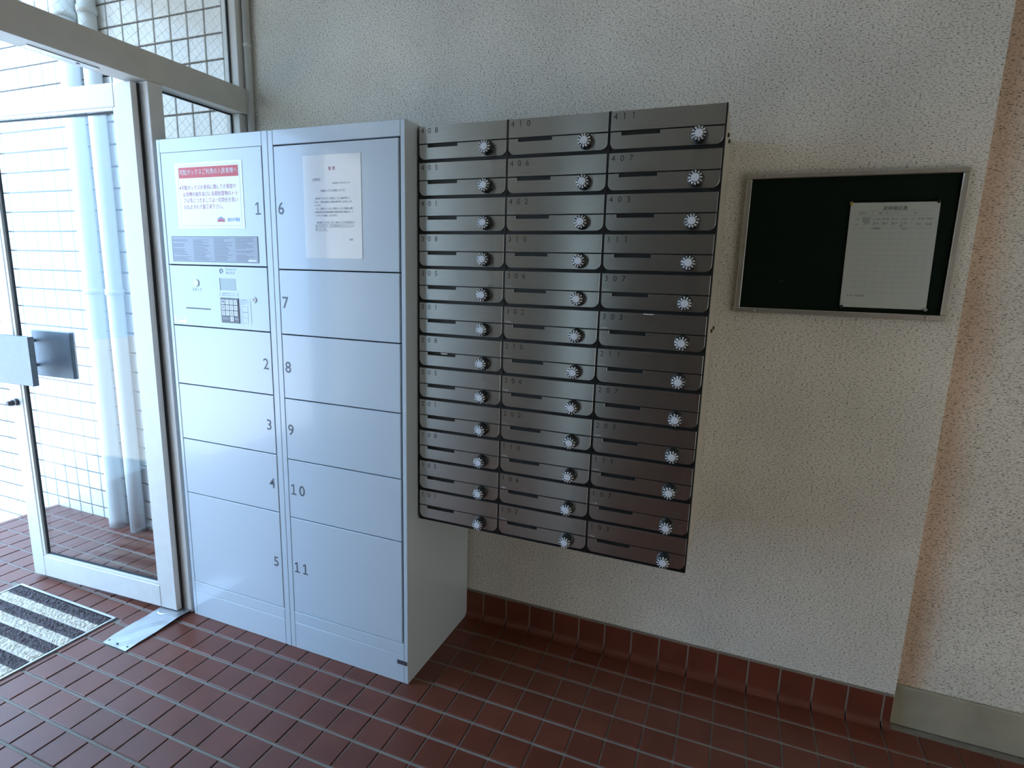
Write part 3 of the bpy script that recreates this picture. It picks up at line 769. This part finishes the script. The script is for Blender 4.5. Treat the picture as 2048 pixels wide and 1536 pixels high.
n2_, cx, cz, lift = sheet('paper_notice', -.136, 1.535, .097, 1.867, LY - .0002, 'laminate', '', 0)
tag(n2_, 'white typed notice in a clear sleeve on locker door 6', 'notice')
lift(texts('title_lettering', [('重 要', -.018 - cx, 1.8225 - cz, .0130, 'CENTER', 0)], M['mauveink'], n2_, 0))
body = [('入居者各位', -.100, 1.7905, .0078), ('株式会社アサヒビルセンター', -.016, 1.7765, .0062), ('【宅配ボックスご利用について】', -.070, 1.7530, .0078),
        ('拝啓 時下ますますご清栄のこととお慶び申し上', -.089, 1.7285, .0074), ('げます。平素は格別のご高配を賜り厚くお礼申し上げ', -.094, 1.7175, .0071), ('ざいます。', -.093, 1.7070, .0072),
        ('さて、設置いたしました宅配ボックスご利用に必要', -.087, 1.6960, .0072), ('な暗証番号及び取扱説明書を各居室玄関に投函の上、メ', -.093, 1.6850, .0070), ('ールボックス投函しております。', -.093, 1.6740, .0072),
        ('暗証番号につきましては、宅配ボックスの利用時に必', -.086, 1.6515, .0071), ('要になりますので、大切に保管頂きますようよろしくお', -.091, 1.6405, .0070), ('願いいたします。', -.091, 1.6295, .0072), ('敬具', .047, 1.5960, .0078)]
lift(texts('body_lettering', [(s, x - cx, z - cz, sz, 'LEFT', 0, .90) for s, x, z, sz in body], M['greyink'], n2_, 0))
lift(rects('underline', sub(rgrid(-.086, 1.6464, .060, 1.6470) + rgrid(-.091, 1.6355, .060, 1.6361) + rgrid(-.091, 1.6245, -.040, 1.6251, 6) + rgrid(-.100, 1.7855, -.066, 1.7860, 4)), M['greyink'], n2_, 0))

# ------------------------------------------------------------------ mailboxes
MX, MY, MZ, MW, MH = .2692, -.433, 1.9502, .3068, .1100
grid = [['408', '410', '411'], ['405', '406', '407'], ['401', '402', '403'], ['308', '310', '311'], ['305', '306', '307'], ['301', '302', '303'],
        ['208', '210', '211'], ['205', '206', '207'], ['201', '202', '203'], ['108', '110', '111'], ['105', '106', '107'], ['101', '102', '103']]
hw, hh = MW / 2 - .0004, MH - .0006
me_body = box_me('body', -hw + .0005, .032, .0, hw - .0005, -MY - .0015, hh + .0005); me_body.materials.append(M['body'])
# black surround: flush tray with a rounded lip round the plates
me_bez = box_me('surround', -hw, .0045, 0, hw, .0315, hh, .0008); me_bez.materials.append(M['black'])
me_lip = pyd('lip', *(lambda bs: (sum([box_vf(*b)[0] for b in bs], []), sum([[tuple(i + 8 * k for i in q) for q in BOXF] for k in range(len(bs))], [])))(
    [(-hw, .0012, 0, -hw + .0018, .0045, hh), (hw - .0035, .0012, 0, hw, .0045, hh), (-hw + .0018, .0012, 0, hw - .0035, .0045, .0032)])); me_lip.materials.append(M['black'])
xl, xr = -hw + .0022, hw - .0042
me_flap = plate_me('flap', [(xl, hh - .0528), (xr, hh - .0528), (xr, hh - .0008), (xl, hh - .0008)],   .004, 0, .0004); me_flap.materials.append(M['steel_flap'])
rc = .019; zt, zb = hh - .0560, hh - .1005
poly = []
for k in range(9):
    a = PI + (PI / 2) * k / 8; poly.append((xl + .0005 + rc + rc * math.cos(a), zb + rc + rc * math.sin(a)))
for k in range(9):
    a = 1.5 * PI + (PI / 2) * k / 8; poly.append((xr - rc + rc * math.cos(a), zb + rc + rc * math.sin(a)))
sx0, sx1 = -MW / 2 + .0325, -MW / 2 + .1385
poly += [(xr, zt), (sx1, zt), (sx1, zt - .0092), (sx0, zt - .0092), (sx0, zt), (xl + .0005, zt)]
me_front = plate_me('drop_door', poly, .004, 0, .0004); me_front.materials.append(M['steel_flap'])
# dial: fluted black knob, pale cap, ring of white characters
V, F = [], []; SEG = 48
for r, h, fl in ((.0215, 0, 0), (.0215, .004, 0), (.0203, .006, 1), (.0195, .024, 1), (.0178, .0265, 0), (.0104, .0285, 0)):
    for k in range(SEG):
        a = 2 * PI * k / SEG; rr = r * (1 + (.022 * math.cos(12 * a) if fl else 0)); V.append((rr * math.cos(a), -h, rr * math.sin(a)))
for i in range(5):
    for k in range(SEG):
        a, b_ = i * SEG + k, i * SEG + (k + 1) % SEG; F.append((a, b_, b_ + SEG, a + SEG))
F.append(tuple(range(5 * SEG, 6 * SEG))); F.append(tuple(range(SEG))[::-1])
me_dial = pyd('dial', V, F); me_dial.materials.append(M['knob'])
me_cap = lathe_me('cap', [(.0106, .0275), (.0106, .0292), (.0098, .0298)], axis='Y', seg=28); me_cap.materials.append(M['cap'])
V, F = [], []
for k, chh in enumerate('0123456789AB'):
    v, f = text_geo(chh, .0092, 'CENTER', .0004); a = PI / 2 - 2 * PI * k / 12; t = a - PI / 2
    n = len(V)
    for x, y, z in v:
        xx, zz = x * math.cos(t) - z * math.sin(t), x * math.sin(t) + z * math.cos(t)
        px, pz_ = xx + .01475 * math.cos(a), zz + .01475 * math.sin(a); rad = math.hypot(px, pz_)
        V.append((px, -(.0285 - (rad - .0104) / (.0178 - .0104) * .0020 + .0004), pz_))
    F += [tuple(i + n for i in q) for q in f]
me_ring = pyd('characters', V, F); me_ring.materials.append(M['whiteink'])
DXo, DZo = -MW / 2 + .2420, hh - .0770
def number_me(s):
    V, F = [], []
    for k, chh in enumerate(s):
        v, f = glyph_one(.0168, .0018, .0022, False) if chh == '1' else text_geo(chh, .0232, 'CENTER', -.00012); n = len(V)
        zm = (min(p[2] for p in v) + max(p[2] for p in v)) / 2; v = [(p[0], p[1], p[2] - zm) for p in v]
        V += [(x - MW / 2 + .0150 + .0250 * k, y, z + hh - .0148) for x, y, z in v]; F += [tuple(i + n for i in q) for q in f]
    me = pyd('number', V, F); me.materials.append(M['ink']); return me
v, f = text_geo('nasta', .0082, 'CENTER', 0)
me_brand = pyd('maker_mark', [(x - MW / 2 + .0180, y, z + hh - .0470) for x, y, z in v], f); me_brand.materials.append(M['key'])
bolt_me = lathe_me('bolt', [(.006, 0), (.006, .004), (.004, .006)], axis='X', seg=12); bolt_me.materials.append(M['black'])
ordinal = ['top', 'second', 'third', 'fourth', 'fifth', 'sixth', 'seventh', 'eighth', 'ninth', 'tenth', 'eleventh', 'bottom']
for r, row in enumerate(grid):
    for c, num in enumerate(row):
        root = empty('mailbox', (MX + (c + .5) * MW, MY, MZ - (r + 1) * MH))
        tag(root, 'brushed steel mailbox numbered %s, %s row, %s column' % (num, ordinal[r], ('locker-side', 'middle', 'right')[c]), 'mailbox', 'numbered steel mailboxes on the wall')
        def part(nm, me, loc=(0, 0, 0), par=root):
            o = bpy.data.objects.new(nm, me); o.location = loc; return link(o, par)
        part('body', me_body); part('surround', me_bez); part('lip', me_lip)
        fl = part('flap', me_flap); dd = part('drop_door', me_front)
        nu = part('number', number_me(num), (0, -.0003, 0), fl)
        bm_ = part('maker_mark', me_brand, (0, -.0003, 0), fl)
        dl = part('dial', me_dial, (DXo, 0, DZo)); dl.rotation_euler = (0, random.uniform(0, 2 * PI), 0)
        part('cap', me_cap, (0, 0, 0), dl); part('characters', me_ring, (0, 0, 0), dl)
        if c == 2 and r in (0, 5):
            for yb in (.13, .205) if r == 0 else (.20, .33): part('bolt', bolt_me, (hw - .001, yb, .058 if r == 0 else .054))
        if num == '303': part('paper_scrap', box_me('paper_scrap', -.035, -.0012, 0, -.005, .002, .0022), (.01, 0, hh - .0035)).data.materials.append(M['paper'])
        if num == '208':
            part('tape_scrap', pyd('tape_scrap', [(-.068, -.0012, .0505), (-.056, -.0014, .0500), (-.044, -.0012, .0515), (-.042, -.0012, .0545), (-.068, -.0012, .0550)], [(0, 1, 2, 3, 4)])).data.materials.append(M['paper'])

# ------------------------------------------------------------------ notice board
bx0, bx1, bz0, bz1 = 1.2478, 1.8440, 1.3965, 1.8405
nb = empty('notice_board', ((bx0 + bx1) / 2, -.001, bz0)); tag(nb, 'dark green notice board in a narrow steel frame', 'notice board')
X, Z = nb.location.x, nb.location.z
def nbx(name, a, c, mat, bev=0): return box(name, (a[0] - X, a[1], a[2] - Z), (c[0] - X, c[1], c[2] - Z), M[mat], nb, bev)
FWD = .0165
nbx('felt_panel', (bx0 + .004, -.010, bz0 + .004), (bx1 - .004, 0, bz1 - .004), 'felt')
nbx('frame_rail', (bx0, -.017, bz1 - FWD), (bx1, -.0005, bz1), 'board_steel', .002)
nbx('frame_rail', (bx0, -.017, bz0), (bx1, -.0005, bz0 + FWD), 'board_steel', .002)
nbx('frame_stile', (bx0, -.017, bz0 + FWD + .0002), (bx0 + FWD, -.0005, bz1 - FWD - .0002), 'board_steel', .002)
nbx('frame_stile', (bx1 - FWD, -.017, bz0 + FWD + .0002), (bx1, -.0005, bz1 - FWD - .0002), 'board_steel', .002)
for x, z in ((1.303, bz1 - .008), (1.786, bz1 - .008), (1.310, bz0 + .008), (1.792, bz0 + .008)):
    mobj('screw', lathe_me('screw', [(.004, 0), (.004, .0015), (.0022, .0025)], axis='Y', seg=12), M['steel'], nb, (x - X, -.017, z - Z))
for x, z in ((1.382, 1.503), (1.390, 1.503)):
    mobj('staple', lathe_me('staple', [(.0018, 0), (.0016, .0016)], axis='Y', seg=8), M['steel'], nb, (x - X, -.010, z - Z))
pl = empty('checklist_sheet', (1.669, -.0115, 1.424)); tag(pl, 'grey-white cleaning checklist in a clear sleeve pinned on the notice board', 'paper sheet')
W2, H2 = .231, .327
def quadplate(name, x0, z0, x1, z1, yb, yf, mat, sh=0.0):
    me = plate_me(name, [(x0 + sh, z0), (x1 + sh, z0), (x1, z1), (x0, z1)], yb, yf, .0001); return mobj(name, me, M[mat], pl)
quadplate('paper', -W2 / 2, .004, W2 / 2, H2 - .006, -.0001, -.0012, 'sleeve_paper', .006)
quadplate('sleeve', -W2 / 2 - .003, 0, W2 / 2 + .004, H2, -.0016, -.0022, 'glass', .006)
prt = [('清掃確認書', .003, .3030, .0130, 'CENTER', 0)]
texts('title_lettering', prt, M['ink'], pl, -.0014)
lines = [(-.100, .2960, .098, .2966), (-.100, .2820, .098, .2826), (-.100, .2820, -.0994, .2966), (-.055, .2820, -.0544, .2966)]
for k in range(13): lines.append((-.100, .246 - k * .0162, .100, .2464 - k * .0162))
for k in range(9): lines.append((-.100 + k * .025, .050, -.0997 + k * .025, .276))
rects('ruled_lines', lines, M['faintink'], pl, -.00135)
sm = [('物件名', -.078, .2890, .0068), ('㈱ 一 山 ハ イ ツ', -.010, .2890, .0070), ('様', .058, .2890, .006), ('日付', -.091, .2720, .0055), ('階段共用', -.066, .2755, .0058), ('玄関廊下', -.066, .2700, .0058), ('駐車場', -.066, .2645, .0058), ('ゴミ置場', -.040, .2715, .0052), ('排水溝', -.016, .2720, .0058), ('植込み', .008, .2720, .0058), ('その他', .032, .2720, .0056), ('印', .055, .2720, .005), ('担当者', .076, .2725, .0058), ('確認印', .097, .2725, .0055)]
sm = [(s, x - .002, z, sz) for s, x, z, sz in sm]
texts('form_lettering', sm, M['greyink'], pl, -.0014)
hand = [('済ナ', -.066, .2580, .0085), ('済ナ', -.042, .2585, .0085), ('済ナ', -.018, .2585, .0085), ('済ナ', .007, .2585, .0090), ('ごみ', .030, .2600, .0085), ('除く', .028, .2515, .008), ('中本', .093, .2560, .009), ('4/3', -.092, .2565, .0065), ('8:00', .068, .2570, .0065), ('お掃除', -.040, .2440, .0075), ('草刈', .034, .2430, .0070), ('※ 月一回 実施', -.070, .0400, .0075)]
texts('handwriting', hand, M['greyink'], pl, -.0014)
for x, z, mat, lab_ in ((1.5545, 1.7435, 'brass', 'small brass pin holding the upper left corner of the checklist'), (1.779, 1.7450, 'black', 'small black pin holding the upper right corner of the checklist'),
                  (1.5640, 1.4285, 'black', 'small black pin holding the lower left corner of the checklist'), (1.788, 1.4290, 'steel', 'small steel pin holding the lower right corner of the checklist')):
    me = lathe_me('push_pin', [(.0030, 0), (.0030, .0016), (.0052, .0022), (.0052, .0040), (.0034, .0052)], axis='Y', seg=14)
    tag(mobj('push_pin', me, M[mat], None, (x, -.0139, z)), lab_, 'push pin', 'pins in the checklist corners')
